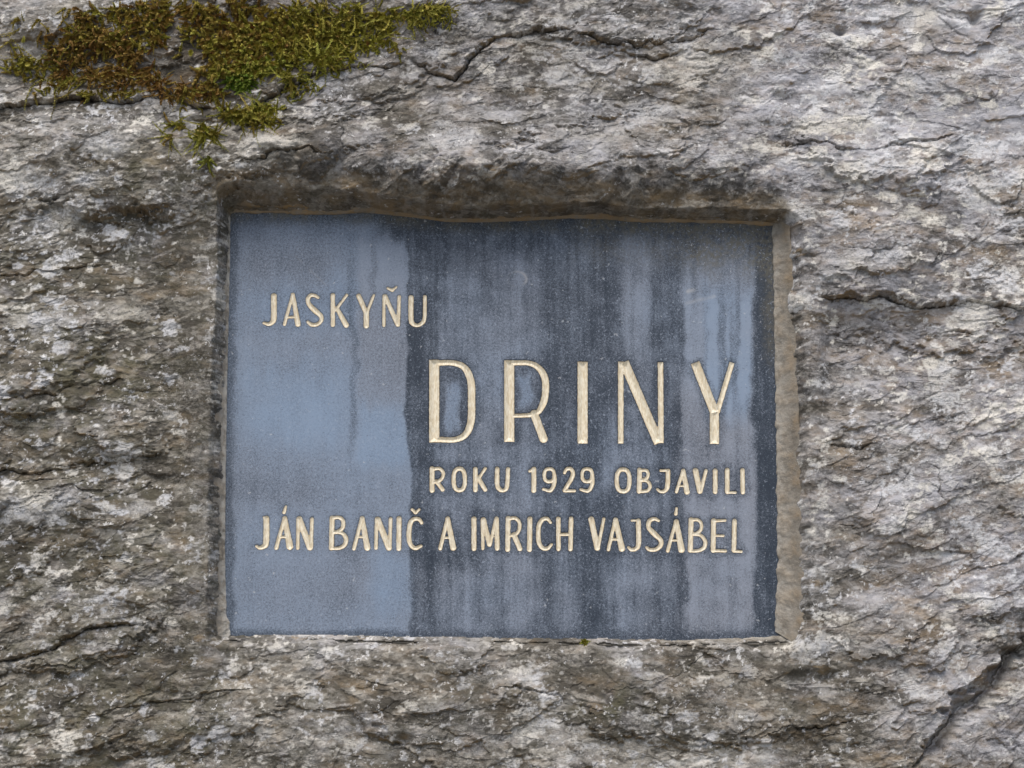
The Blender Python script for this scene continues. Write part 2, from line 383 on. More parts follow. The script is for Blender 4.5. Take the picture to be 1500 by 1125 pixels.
for i in range(260):                                  # lichen crusts and calcite scars
    cx, cz = rc.uniform(-.85, .85), rc.uniform(1.2, 2.56); rr_ = np.exp(rc.uniform(math.log(.004), math.log(.018)))
    i0, i1 = np.searchsorted(gx, (cx-rr_*2, cx+rr_*2)); j0, j1 = np.searchsorted(gz, (cz-rr_*2, cz+rr_*2)); ss = (slice(j0, j1), slice(i0, i1))
    asp = rc.uniform(1.0, 2.2)
    crust[ss] = np.maximum(crust[ss], rc.uniform(.5, 1)*sstep(0, .22, 1-np.hypot(X[ss]-cx, (Z[ss]-cz)*asp)/rr_+.55*wA[ss]+.5*wC[ss]))
PALE *= 1-.45*topc*(1-right)-.25*low
PALE = np.maximum(PALE, crust*.9*(.7+.3*left+.2*topc))
PALE = np.maximum(PALE, left*sstep(.30, .40, p1+.3*p2+.2*p3-.04)*.75)
for cx, cy, rx, ry, k in [(20, 262, 50, 26, .8), (75, 315, 60, 50, .35), (130, 265, 28, 14, .8), (50, 740, 60, 24, .95), (60, 470, 45, 16, .8), (185, 455, 34, 10, .6), (160, 215, 40, 18, .6), (150, 560, 1, 1, 0),
                          (1350, 20, 70, 20, .9), (1340, 120, 60, 18, .8), (1200, 180, 60, 18, .7), (1368, 318, 20, 14, .95), (1040, 90, 70, 40, .45), (1240, 250, 70, 14, .6),
                          (1410, 1060, 50, 50, .35), (205, 742, 20, 10, .5), (920, 968, 20, 6, .9), (955, 160, 50, 14, .5), (1270, 380, 60, 22, .55), (660, 210, 60, 24, .45), (390, 215, 60, 14, .6)]:
    PALE = np.maximum(PALE, k*np.clip(1.25-np.hypot((PX-cx)/rx, (PY-cy)/ry)+.7*p1+.35*p2, 0, 1))
SOIL = np.zeros(SH)
for cx, cy, rx, ry in [(150, 70, 140, 55), (370, 60, 170, 62), (520, 40, 110, 45), (280, 120, 150, 30)]:
    SOIL = np.maximum(SOIL, np.clip(1.1-np.hypot((PX-cx)/rx, (PY-cy)/ry)+.9*n_md+.5*p1, 0, 1))
SOIL *= .8*sstep(.5, .25, p2+.3*p1)

# the niche that was cut for the plaque
def wx(px, py, out): return wall(px, py, out)[0]
pyz = chart(np.zeros_like(gz), gz, 0)[1]                          # photo row of each grid row on the slab plane
ed = .004*wA+.0018*wC; edz = .005*wB+.002*wD
sl = wx(pl([(300, 337), (600, 331), (930, 326)], pyz), pyz, 0)[:, None]+.0*X
fl_ = wx(pl([(250, 322), (420, 313), (600, 302), (800, 296), (930, 294)], pyz), pyz, .045)[:, None]
sr = wx(pl([(300, 1138), (340, 1143), (600, 1152), (930, 1160)], pyz), pyz, 0)[:, None]
fr = wx(pl([(280, 1158), (330, 1176), (600, 1190), (930, 1202)], pyz), pyz, .045)[:, None]
pxx = chart(gx, np.full_like(gx, 1.9), 0)[0]
stp = pl([(300, 309), (400, 311), (480, 313), (540, 309), (600, 315), (640, 321), (700, 323), (760, 321), (830, 318), (880, 316), (930, 322), (1000, 323), (1080, 326), (1140, 328)], pxx)
ftp = pl([(300, 250), (330, 252), (400, 258), (470, 266), (540, 274), (600, 285), (640, 291), (700, 296), (740, 300), (780, 297), (850, 290), (930, 297), (970, 292), (1050, 287), (1110, 289), (1160, 296)], pxx)
zt = wall(pxx, stp, 0)[1][None, :]; zf = wall(pxx, ftp-8, .088)[1][None, :]
zb = wall(pxx, pl([(300, 934), (450, 932), (560, 934), (700, 936), (850, 938), (1000, 940), (1080, 938), (1150, 936)], pxx), .014)[1][None, :]
E0 = -.022
def cap(d, width, hgt): return np.where(d < 0, E0, E0*0+.0+(d/np.maximum(width, .002))*hgt)
capL = cap(sl-X+.4*ed, np.maximum(sl-fl_, .006), .052)
capR = cap(X-sr+.4*ed, np.maximum(fr-sr, .006), .050)
capT = cap(Z-zt+.9*edz*sstep(.004, .02, Z-zt)+.2*edz, np.maximum(zf-zt, .012), .088)
capB = np.where(zb-Z+.35*edz < -.004, E0, .006+(zb-Z+.35*edz)*1.6)
CAP = np.maximum.reduce([capL, capR, capT, capB])
cr = .012
for qa, qb in ((sl-X, Z-zt), (X-sr, Z-zt), (sl-X, zb-Z), (X-sr, zb-Z)):
    qq = np.maximum(qa+cr, 0)**2+np.maximum(qb+cr, 0)**2
    CAP = np.where((qa > -cr) & (qb > -cr) & (qq > cr*cr), np.maximum(CAP, (np.sqrt(qq)-cr)*2.2), CAP)
CAP += np.where(CAP > 0, .0035*n_hi+.004*n_md, 0)
inside_ceiling = (CAP < H) & (capT > 0)
lip = np.clip(np.exp(-(np.maximum(np.abs(PX-1182), np.abs(PY-630)-330)/30)**2)+np.exp(-(np.maximum(np.abs(PX-298), np.abs(PY-630)-330)/30)**2), 0, 1)
H = lerp(H, np.maximum(H, .040+.006*n_md+.002*n_hi), sstep(.1, .75, lip))
CAP += np.where(CAP > .012, .8*(LAY+.002)+.008*fbm(X*22, Z*22, 151, 3)+.5*np.abs(fbm(X*34, Z*26, 161, 2))*.012, 0)
for cx, cy, rx, ry, hgt, an in [(745, 268, 30, 46, .026, .3), (800, 262, 26, 40, .018, -.4), (690, 262, 40, 34, .016, .2), (925, 268, 24, 36, .022, -.3), (880, 262, 30, 30, .014, .5), (975, 258, 34, 34, .014, 0),
                            (1050, 262, 40, 28, .012, .2), (600, 256, 36, 34, .018, -.2), (540, 248, 34, 26, .014, .3), (470, 236, 40, 24, .014, 0), (400, 228, 36, 22, .014, .3), (1120, 268, 26, 26, .010, 0), (640, 268, 18, 30, .016, .5)]:
    ux = (PX-cx+10*wA)*math.cos(an)+(PY-cy+8*wB)*math.sin(an); uy = -(PX-cx+10*wA)*math.sin(an)+(PY-cy+8*wB)*math.cos(an)
    ch = hgt*np.clip(1.5*(1-np.maximum(np.abs(ux)/rx+.25*np.abs(uy)/ry, np.abs(uy)/ry)), 0, 1); H += ch; CAP += np.where(CAP > .015, ch, 0)
ks = .005; hh = np.clip(.5+.5*(CAP-H)/ks, 0, 1); H = lerp(CAP, H, hh)-ks*hh*(1-hh)*np.where(hh < 1, 1, 0)
# niche ceiling and jambs: limonite-brown stone
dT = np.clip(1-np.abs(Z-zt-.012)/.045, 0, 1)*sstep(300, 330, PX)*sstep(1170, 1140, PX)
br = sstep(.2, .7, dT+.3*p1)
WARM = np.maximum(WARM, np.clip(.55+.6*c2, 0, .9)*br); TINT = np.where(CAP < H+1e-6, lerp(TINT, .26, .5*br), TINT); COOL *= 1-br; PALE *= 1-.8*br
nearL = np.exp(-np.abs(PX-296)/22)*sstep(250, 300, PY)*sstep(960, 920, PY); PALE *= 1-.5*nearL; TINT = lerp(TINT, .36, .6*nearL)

verts = np.stack([X, -H, Z], -1)
# body of the cliff behind the face: fold the border back
for sl_ in (np.s_[0, :], np.s_[-1, :], np.s_[:, 0], np.s_[:, -1]): verts[sl_][..., 1] = 2.0
idx = np.arange(X.size).reshape(SH)
hole = (CAP < -.01)
hk = hole[:-1, :-1] & hole[1:, :-1] & hole[:-1, 1:] & hole[1:, 1:]
inner = (X > (sl+.02)) & (X < (sr-.02)) & (Z < zt-.02) & (Z > zb+.02)
hk &= inner[:-1, :-1] & inner[1:, 1:]
q = np.stack([idx[:-1, :-1], idx[:-1, 1:], idx[1:, 1:], idx[1:, :-1]], -1)[~hk]
used = np.zeros(X.size, bool); used[q.ravel()] = True; remap = np.cumsum(used)-1
flat = lambda a: np.broadcast_to(a, SH).reshape(-1)[used]
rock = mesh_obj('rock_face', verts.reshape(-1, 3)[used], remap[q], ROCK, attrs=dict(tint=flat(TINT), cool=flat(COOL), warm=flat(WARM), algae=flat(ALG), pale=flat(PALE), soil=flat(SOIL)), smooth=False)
tag(rock, 'weathered grey flaky limestone cliff with a cut niche', kind='structure')

def surf(x, z):
    """height of the rock at wall points (bilinear)"""
    i = np.clip(np.searchsorted(gx, x)-1, 0, len(gx)-2); j = np.clip(np.searchsorted(gz, z)-1, 0, len(gz)-2)
    u = (x-gx[i])/(gx[i+1]-gx[i]); v = (z-gz[j])/(gz[j+1]-gz[j])
    return (H[j, i]*(1-u)+H[j, i+1]*u)*(1-v)+(H[j+1, i]*(1-u)+H[j+1, i+1]*u)*v

# ------------------------------------------------------------------ the plaque: lettering first (strokes measured on the photograph)
A_, B_, C_, D_ = (340, 400, .24), (600, 500, .34667), (350, 670, .26667), (740, 670, .30667)
def ell(cx, cy, rx, ry, w, n=20, sq=2.5):
    t = np.linspace(0, 2*np.pi, n+1)
    f = lambda v: np.sign(v)*np.abs(v)**(2/sq)
    return [(cx+rx*f(math.cos(a)), cy+ry*f(math.sin(a)), w) for a in t]
# a stroke: list of (x, y) or (x, y, width) ; tuple (pts, width, style)  style s: straight, c: curve, f: flat ends, a: accent
LET = [
 (A_, [([(255, 140), (255, 270), (245, 300), (222, 313), (195, 305)], [36, 36, 30, 24, 18], 'c')]),
 (A_, [([(370, 132), (320, 312)], [20, 22], 's'), ([(371, 132), (402, 312)], [24, 34], 's'), ([(336, 270), (394, 270)], 16, 's')]),
 (A_, [([(526, 150), (505, 138), (480, 137), (463, 158), (468, 188), (502, 226), (540, 260), (545, 288), (520, 313), (485, 315), (462, 298)], [16, 22, 26, 26, 28, 34, 28, 24, 24, 24, 18], 'c')]),
 (A_, [([(615, 135), (615, 316)], 28, 's'), ([(700, 135), (632, 226)], [18, 18], 's'), ([(640, 216), (697, 318)], [26, 34], 's')]),
 (A_, [([(772, 140), (817, 238)], [30, 32], 's'), ([(865, 136), (824, 238)], [16, 20], 's'), ([(819, 235), (819, 322)], 34, 's')]),
 (A_, [([(928, 138), (926, 320)], 20, 's'), ([(934, 142), (1011, 316)], 28, 's'), ([(1020, 145), (1014, 318)], 22, 's'),
       ([(950, 93), (978, 106), (1003, 85)], [16, 20, 12], 'a')]),
 (A_, [([(1092, 150), (1092, 275), (1102, 308), (1130, 320), (1160, 305), (1175, 270), (1177, 145)], [32, 32, 28, 22, 24, 24, 24], 'c')]),
 (B_, [([(104, 78), (104, 427)], 44, 'f'), ([(104, 92), (188, 92), (235, 115), (259, 170), (262, 250), (259, 340), (235, 395), (188, 416), (104, 414)], [24, 24, 28, 32, 32, 32, 28, 24, 24], 'c')]),
 (B_, [([(421, 80), (421, 425)], 44, 'f'), ([(421, 92), (500, 92), (545, 112), (571, 155), (574, 215), (560, 272), (525, 308), (421, 316)], [22, 22, 26, 30, 30, 28, 20, 16], 'c'), ([(526, 306), (566, 412)], [34, 36], 's')]),
 (B_, [([(731, 86), (731, 432)], 44, 'f')]),
 (B_, [([(892, 86), (892, 432)], 24, 'f'), ([(906, 88), (1053, 430)], 42, 'f'), ([(1060, 88), (1062, 430)], 24, 'f')]),
 (B_, [([(1206, 90), (1290, 304)], 40, 'f'), ([(1362, 90), (1300, 300)], 22, 'f'), ([(1288, 296), (1288, 434)], 40, 'f')]),
 (B_, [([(95, 538), (95, 630)], 21, 's'), ([(95, 541), (125, 538), (141, 553), (140, 573), (125, 590), (97, 597)], 15, 'c'), ([(113, 592), (139, 626)], 18, 's')]),
 (B_, [(ell(210, 584, 24, 46, 0), 18, 's')]),
 (B_, [([(278, 540), (278, 628)], 20, 's'), ([(320, 537), (288, 585)], 13, 's'), ([(291, 578), (319, 626)], 19, 's')]),
 (B_, [([(370, 540), (370, 605), (381, 626), (396, 630), (411, 615), (416, 540)], [20, 20, 18, 16, 18, 18], 'c')]),
 (B_, [([(507, 549), (523, 541)], 12, 's'), ([(525, 540), (525, 630)], 21, 's')]),
 (B_, [(ell(590, 566, 21, 27, 0), 15, 's'), ([(612, 562), (612, 600), (595, 630), (565, 625)], [15, 17, 16, 12], 'c')]),
 (B_, [([(655, 556), (663, 541), (680, 539), (690, 555), (684, 580), (666, 610), (653, 630)], [13, 15, 17, 18, 18, 17, 14], 'c'), ([(653, 632), (696, 632)], 13, 's')]),
 (B_, [(ell(750, 566, 21, 27, 0), 15, 's'), ([(772, 562), (772, 602), (755, 632), (723, 626)], [15, 17, 16, 12], 'c')]),
 (B_, [(ell(902, 588, 27, 47, 0), 18, 's')]),
 (B_, [([(972, 544), (970, 634)], 21, 's'), ([(972, 546), (1000, 546), (1008, 562), (1000, 580), (975, 586)], 14, 'c'), ([(975, 587), (1003, 590), (1016, 611), (1004, 631), (970, 635)], 15, 'c')]),
 (B_, [([(1061, 546), (1093, 545)], 11, 's'), ([(1092, 548), (1090, 608), (1080, 630), (1062, 635), (1047, 626)], [20, 20, 17, 14, 11], 'c')]),
 (B_, [([(1155, 547), (1127, 636)], 14, 's'), ([(1156, 547), (1172, 636)], [18, 24], 's'), ([(1136, 611), (1164, 611)], 10, 's')]),
 (B_, [([(1208, 547), (1226, 634)], [24, 22], 's'), ([(1252, 547), (1230, 634)], [15, 16], 's')]),
 (B_, [([(1291, 547), (1291, 636)], 20, 's')]),
 (B_, [([(1342, 544), (1342, 636)], 20, 's'), ([(1344, 638), (1376, 639)], 12, 's')]),
 (B_, [([(1406, 545), (1408, 638)], 19, 's')]),
 (C_, [([(137, 329), (158, 329)], 12, 's'), ([(151, 336), (150, 462), (138, 488), (115, 497), (97, 488)], [32, 34, 28, 22, 16], 'c')]),
 (C_, [([(250, 335), (205, 498)], [20, 22], 's'), ([(252, 335), (280, 490)], [26, 38], 's'), ([(222, 437), (272, 437)], 15, 's'), ([(248, 302), (258, 270)], [20, 14], 'a')]),
 (C_, [([(326, 336), (323, 498)], 20, 's'), ([(332, 340), (390, 494)], 34, 's'), ([(401, 338), (397, 498)], 20, 's')]),
 (C_, [([(512, 334), (508, 498)], 28, 's'), ([(512, 333), (552, 331), (572, 350), (570, 385), (550, 404), (515, 412)], [18, 20, 22, 22, 20, 18], 'c'), ([(515, 412), (565, 415), (588, 445), (582, 478), (555, 497), (508, 501)], [18, 20, 24, 24, 20, 16], 'c')]),
 (C_, [([(675, 335), (632, 500)], [20, 22], 's'), ([(677, 335), (705, 496)], [26, 34], 's'), ([(646, 437), (698, 437)], 14, 's')]),
 (C_, [([(756, 338), (753, 498)], 20, 's'), ([(763, 342), (824, 496)], 33, 's'), ([(833, 338), (829, 498)], 20, 's')]),
 (C_, [([(880, 336), (878, 500)], 28, 's')]),
 (C_, [([(1004, 360), (990, 341), (966, 338), (944, 356), (935, 400), (935, 450), (946, 484), (970, 499), (1000, 487)], [18, 22, 24, 26, 27, 27, 24, 22, 18], 'c'), ([(951, 286), (970, 305), (991, 286)], [15, 18, 13], 'a')]),
 (C_, [([(1145, 337), (1106, 500)], [20, 22], 's'), ([(1147, 337), (1177, 496)], [26, 34], 's'), ([(1117, 441), (1168, 441)], 14, 's')]),
 (C_, [([(1291, 338), (1291, 500)], 28, 's')]),
 (C_, [([(1337, 342), (1340, 500)], 19, 's'), ([(1344, 342), (1376, 478)], [26, 28], 's'), ([(1410, 342), (1380, 478)], [18, 18], 's'), ([(1415, 338), (1419, 500)], 26, 's')]),
 (D_, [([(14, 292), (12, 440)], 24, 's'), ([(14, 294), (48, 291), (68, 311), (67, 345), (50, 367), (15, 375)], 17, 'c'), ([(42, 370), (70, 436)], 25, 's')]),
 (D_, [([(118, 294), (116, 440)], 24, 's')]),
 (D_, [([(217, 311), (201, 294), (181, 296), (163, 320), (158, 365), (162, 408), (180, 434), (204, 434), (221, 416)], [14, 18, 20, 22, 22, 22, 20, 18, 14], 'c')]),
 (D_, [([(254, 294), (254, 437)], 22, 's'), ([(315, 293), (312, 438)], 22, 's'), ([(254, 368), (314, 368)], 15, 's')]),
 (D_, [([(411, 296), (440, 432)], [28, 28], 's'), ([(471, 294), (443, 432)], [15, 18], 's')]),
 (D_, [([(525, 298), (493, 440)], [16, 18], 's'), ([(527, 298), (557, 436)], [24, 30], 's'), ([(502, 391), (550, 391)], 13, 's')]),
 (D_, [([(605, 302), (636, 300)], 11, 's'), ([(636, 304), (637, 408), (625, 436), (602, 441), (589, 430)], [24, 24, 20, 17, 13], 'c')]),
 (D_, [([(732, 302), (711, 294), (689, 305), (686, 335), (712, 365), (742, 395), (741, 423), (715, 441), (688, 440), (675, 430)], [14, 18, 21, 22, 26, 23, 21, 19, 18, 14], 'c')]),
 (D_, [([(815, 307), (776, 446)], [16, 18], 's'), ([(817, 307), (842, 440)], [24, 32], 's'), ([(789, 396), (837, 396)], 12, 's'), ([(818, 244), (815, 270)], [13, 17], 'a')]),
 (D_, [([(888, 298), (884, 444)], 24, 's'), ([(888, 300), (918, 298), (936, 316), (934, 345), (915, 361), (890, 367)], 16, 'c'), ([(890, 367), (932, 372), (955, 400), (950, 430), (925, 445), (886, 448)], [15, 16, 19, 19, 17, 14], 'c')]),
 (D_, [([(995, 302), (993, 444)], 24, 's'), ([(993, 304), (1050, 301)], 14, 's'), ([(993, 373), (1042, 375)], 12, 's'), ([(993, 445), (1052, 447)], 15, 's')]),
 (D_, [([(1095, 304), (1092, 444)], 22, 's'), ([(1094, 447), (1128, 450)], 14, 's')]),
]
def catmull(P, n=6):
    P = np.array(P, float); Q = np.vstack([2*P[0]-P[1], P, 2*P[-1]-P[-2]]); out = []
    for i in range(1, len(Q)-2):
        for t in np.linspace(0, 1, n, endpoint=False):
            a, b, c, d = Q[i-1:i+3]
            out.append(.5*(2*b+(c-a)*t+(2*a-5*b+4*c-d)*t*t+(3*b-a-3*c+d)*t**3))
    out.append(P[-1]); return np.array(out)
def strokes_world(frame, S):
    ox, oy, s = frame; res = []
    for pts, w, style in S:
        pts = np.array([p[:2] for p in pts], float)
        w = np.full(len(pts), w, float) if np.isscalar(w) else np.array(w, float)
        P = np.column_stack([ox+pts[:, 0]*s, oy+pts[:, 1]*s, w*s])
        if style == 'c': P = catmull(P)
        xx, zz = wall(P[:, 0], P[:, 1], 0)
        res.append((np.column_stack([xx, zz, P[:, 2]*.001*.97]), style))
    return res
def sdf(x, z, SW):
    best = np.full(x.shape, 1e3)
    for P, style in SW:
        for (ax, az, aw), (bx, bz, bw) in zip(P[:-1], P[1:]):
            dx, dz = bx-ax, bz-az; L2 = dx*dx+dz*dz
            if L2 < 1e-12: continue
            t = ((x-ax)*dx+(z-az)*dz)/L2
            if style == 'f':
                L = math.sqrt(L2); al = np.abs(t-.5)*L-L/2; pe = np.abs((x-ax)*dz-(z-az)*dx)/L-aw/2
                d = np.where((al > 0) & (pe > 0), np.hypot(al, pe), np.maximum(al, pe))
            else:
                tc = np.clip(t, 0, 1); d = np.hypot(x-ax-tc*dx, z-az-tc*dz)-(aw+(bw-aw)*tc)/2
            best = np.minimum(best, d)
    return best
def groove(d):                                   # depth of the cut for signed distance d (negative inside)
    return -np.clip(-d, 0, .0065)*.55

# slab ------------------------------------------------------------
SX0, SX1 = float(wall(322, 620)[0]), float(wall(1152, 620)[0]); SZ0, SZ1 = float(wall(735, 952)[1]), float(wall(735, 298)[1])
base = empty('memorial_plaque', (float((SX0+SX1)/2), .02, SZ0))
tag(base, 'blue-grey polished stone plaque with gilded engraved inscription set in the rock niche', 'plaque')
OFF = np.array([base.location.x, base.location.y, base.location.z])
sgx = np.linspace(SX0, SX1, 640); sgz = np.linspace(SZ0, SZ1, 500)
sX, sZ = np.meshgrid(sgx, sgz); sPX, sPY = chart(sX, sZ, 0)
SD = np.full(sX.shape, .2)
LW = [strokes_world(f, S) for f, S in LET]
for SW in LW:
    P = np.vstack([p for p, _ in SW]); m = .04
    i0, i1 = np.searchsorted(sgx, (P[:, 0].min()-m, P[:, 0].max()+m)); j0, j1 = np.searchsorted(sgz, (P[:, 1].min()-m, P[:, 1].max()+m))
    s = (slice(j0, j1), slice(i0, i1)); SD[s] = np.minimum(SD[s], sdf(sX[s], sZ[s], SW))
dep = np.where(SD < .0005, groove(SD-.0005)-.0012, 0)
dep = np.where(SD < .0002, dep, 0)

# dusty film, run-off streaks, and sky reflections painted into the colour
sn1 = fbm(sX*6, sZ*7, 201, 4); sn2 = fbm(sX*60, sZ*4, 211, 4); sn3 = fbm(sX*160, sZ*9, 221, 3); sn4 = fbm(sX*30, sZ*30, 231, 4)
qx = sPX+6*fbm(sX*10, sZ*22, 241, 4)+2.5*sn4+6*fbm(sX*26, sZ*5, 243, 3); qy = sPY+16*fbm(sX*40, sZ*10, 251, 3)+5*sn4
def band(xa, xb, ya, yb, ex=4, ey=25):
    return sstep(xa-ex, xa+ex, qx)*sstep(xb+ex, xb-ex, qx)*sstep(ya-ey, ya+ey, qy)*sstep(yb+ey, yb-ey, qy)
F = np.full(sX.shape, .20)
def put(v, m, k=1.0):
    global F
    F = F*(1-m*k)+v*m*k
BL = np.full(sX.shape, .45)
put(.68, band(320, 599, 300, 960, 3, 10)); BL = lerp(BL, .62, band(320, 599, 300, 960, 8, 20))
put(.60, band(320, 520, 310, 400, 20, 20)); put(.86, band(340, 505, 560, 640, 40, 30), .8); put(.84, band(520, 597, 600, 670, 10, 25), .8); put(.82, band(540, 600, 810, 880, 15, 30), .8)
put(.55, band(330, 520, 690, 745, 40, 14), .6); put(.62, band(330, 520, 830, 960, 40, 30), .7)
BL = lerp(BL, 1.0, np.clip(band(340, 510, 540, 650, 50, 40)+band(530, 600, 600, 680, 12, 20)+band(545, 600, 810, 890, 15, 25)+.7*band(350, 560, 410, 480, 50, 30), 0, 1))  # soft blue patches: reflected sky gaps put into the base colour
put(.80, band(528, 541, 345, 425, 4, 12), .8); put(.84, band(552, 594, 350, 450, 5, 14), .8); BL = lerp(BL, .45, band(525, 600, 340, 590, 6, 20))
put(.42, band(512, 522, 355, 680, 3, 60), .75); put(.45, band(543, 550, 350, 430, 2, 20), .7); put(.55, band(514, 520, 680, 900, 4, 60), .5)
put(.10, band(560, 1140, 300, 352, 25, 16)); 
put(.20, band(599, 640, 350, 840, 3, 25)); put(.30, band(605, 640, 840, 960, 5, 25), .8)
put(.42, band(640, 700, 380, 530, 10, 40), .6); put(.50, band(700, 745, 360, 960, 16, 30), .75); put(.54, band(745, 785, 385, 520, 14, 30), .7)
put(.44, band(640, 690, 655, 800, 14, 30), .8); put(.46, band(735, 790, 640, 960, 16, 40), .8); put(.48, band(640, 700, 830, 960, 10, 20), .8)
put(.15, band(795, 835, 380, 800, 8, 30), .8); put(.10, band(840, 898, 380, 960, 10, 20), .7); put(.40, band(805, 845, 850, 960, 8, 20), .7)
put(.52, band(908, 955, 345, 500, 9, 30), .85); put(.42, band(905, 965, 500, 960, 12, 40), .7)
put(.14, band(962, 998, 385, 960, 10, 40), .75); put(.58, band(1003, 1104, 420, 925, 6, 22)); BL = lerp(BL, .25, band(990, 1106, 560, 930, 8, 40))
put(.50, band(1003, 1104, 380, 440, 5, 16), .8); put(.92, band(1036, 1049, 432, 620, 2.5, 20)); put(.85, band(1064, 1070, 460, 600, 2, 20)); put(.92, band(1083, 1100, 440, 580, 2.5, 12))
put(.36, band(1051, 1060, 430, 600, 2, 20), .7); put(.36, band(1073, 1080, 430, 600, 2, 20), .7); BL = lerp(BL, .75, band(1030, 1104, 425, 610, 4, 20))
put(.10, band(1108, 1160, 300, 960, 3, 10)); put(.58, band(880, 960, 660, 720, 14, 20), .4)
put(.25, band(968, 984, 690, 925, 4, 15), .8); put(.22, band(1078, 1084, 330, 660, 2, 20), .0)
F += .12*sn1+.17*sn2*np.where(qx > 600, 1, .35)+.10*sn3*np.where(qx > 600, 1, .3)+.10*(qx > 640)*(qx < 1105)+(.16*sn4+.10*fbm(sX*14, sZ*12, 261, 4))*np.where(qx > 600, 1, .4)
# bare polished rim round each letter; slab darker along its left, bottom and top edges
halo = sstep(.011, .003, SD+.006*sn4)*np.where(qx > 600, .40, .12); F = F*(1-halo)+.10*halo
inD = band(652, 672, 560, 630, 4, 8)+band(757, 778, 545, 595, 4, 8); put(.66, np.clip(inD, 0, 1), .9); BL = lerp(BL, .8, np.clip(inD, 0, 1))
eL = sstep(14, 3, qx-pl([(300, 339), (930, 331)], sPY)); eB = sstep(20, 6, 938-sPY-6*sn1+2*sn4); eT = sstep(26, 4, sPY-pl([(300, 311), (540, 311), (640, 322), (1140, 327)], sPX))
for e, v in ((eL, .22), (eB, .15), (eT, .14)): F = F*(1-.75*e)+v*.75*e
GR = np.clip(.9*eT*(.5+sn4)+.8*band(1010, 1140, 330, 400, 25, 25)*(.6+sn4)+.35*band(840, 1140, 320, 380, 30, 20)+.6*band(1118, 1145, 330, 520, 8, 40), 0, .8)
SC = np.zeros(sX.shape)
def scratch(ax, ay, bx, by, w, k):
    dx, dy = bx-ax, by-ay; t = np.clip(((sPX-ax)*dx+(sPY-ay)*dy)/(dx*dx+dy*dy), 0, 1)
    d = np.hypot(sPX-ax-t*dx, sPY-ay-t*dy); SC[:] = np.maximum(SC, k*np.clip(1.4-d/w, 0, 1))
scratch(432, 374, 478, 418, .9, .22); scratch(1006, 444, 1046, 434, 2.6, .32); scratch(1008, 427, 1018, 425, 3, .5); scratch(888, 362, 912, 382, 1.2, .15); scratch(452, 392, 456, 398, 2, .3)
ring = np.abs(np.hypot((sPX-757)/14, (sPY-409)/11)-1); SC = np.maximum(SC, .4*np.clip(1-ring/.22, 0, 1)*(.6+sn4)); SC = np.clip(SC*np.clip(.75+1.6*sn4, 0, 1.3), 0, 1)
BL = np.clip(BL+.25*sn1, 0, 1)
n1, n2 = sX.shape; sid = np.arange(sX.size).reshape(n1, n2)
sv = np.stack([sX, -dep, sZ], -1).reshape(-1, 3)-OFF
sq = np.stack([sid[:-1, :-1], sid[:-1, 1:], sid[1:, 1:], sid[1:, :-1]], -1).reshape(-1, 4)
# sides and back of the slab
ring_ids = np.concatenate([sid[0, :], sid[1:, -1], sid[-1, -2::-1], sid[-2:0:-1, 0]])
bk = sv[ring_ids].copy(); bk[:, 1] = .05-OFF[1]; nb = len(sv); m_ = len(bk)
sv = np.vstack([sv, bk]); r2 = np.roll(np.arange(m_), -1)
sides = np.stack([ring_ids, nb+np.arange(m_), nb+r2, ring_ids[r2]], -1)
c4 = nb+np.array([0, n2-1, n2-1+n1-1, n2-1+n1-1+n2-1]); back = np.array([[c4[0], c4[3], c4[2], c4[1]]])
ext = lambda a, v=.2: np.concatenate([a.ravel(), np.full(m_, v)])
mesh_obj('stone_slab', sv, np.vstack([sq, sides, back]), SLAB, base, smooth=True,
         attrs=dict(film_reflection=ext(F), blue=ext(BL), grime=ext(GR, 0), scuff=ext(SC, 0)))

# letters: each one the gilded lining of its own engraved groove
def letter_mesh(name, SW, parent, off):
    P = np.vstack([p for p, _ in SW]); m = .011; st_ = .0007
    ax = np.arange(P[:, 0].min()-m, P[:, 0].max()+m, st_); az = np.arange(P[:, 1].min()-m, P[:, 1].max()+m, st_)
    x, z = np.meshgrid(ax, az)
    wob = .00028*perlin(x*260, z*260, 301)+.0002*perlin(x*90, z*90, 302)
    d = sdf(x, z, SW)+wob
    keep = (d[:-1, :-1] < 0) | (d[1:, :-1] < 0) | (d[:-1, 1:] < 0) | (d[1:, 1:] < 0)
    gz_, gx_ = np.gradient(d, st_); gl = np.hypot(gx_, gz_)+1e-9
    o = np.clip(d, 0, 2*st_); xs = x-o*gx_/gl; zs = z-o*gz_/gl
    di = np.minimum(d, 0)
    y = -groove(di)-.0006-.0002*perlin(x*180, z*90, 303)*sstep(0, -.002, di)
    idx = np.arange(x.size).reshape(x.shape)
    q = np.stack([idx[:-1, :-1], idx[:-1, 1:], idx[1:, 1:], idx[1:, :-1]], -1)[keep]
    us = np.zeros(x.size, bool); us[q.ravel()] = True; rm = np.cumsum(us)-1
    v = np.stack([xs, y, zs], -1).reshape(-1, 3)[us]
    e = np.clip(1+di/.0016, 0, 1).ravel()[us]
    return mesh_obj(name, v-off, rm[q], GOLD, parent, attrs=dict(edge=e))
for SW in LW:
    main = [s for s in SW if s[1] != 'a']; acc = [s for s in SW if s[1] == 'a']
    L = letter_mesh('letter', main, base, OFF)
    if acc: letter_mesh('accent_mark', acc, L, OFF)

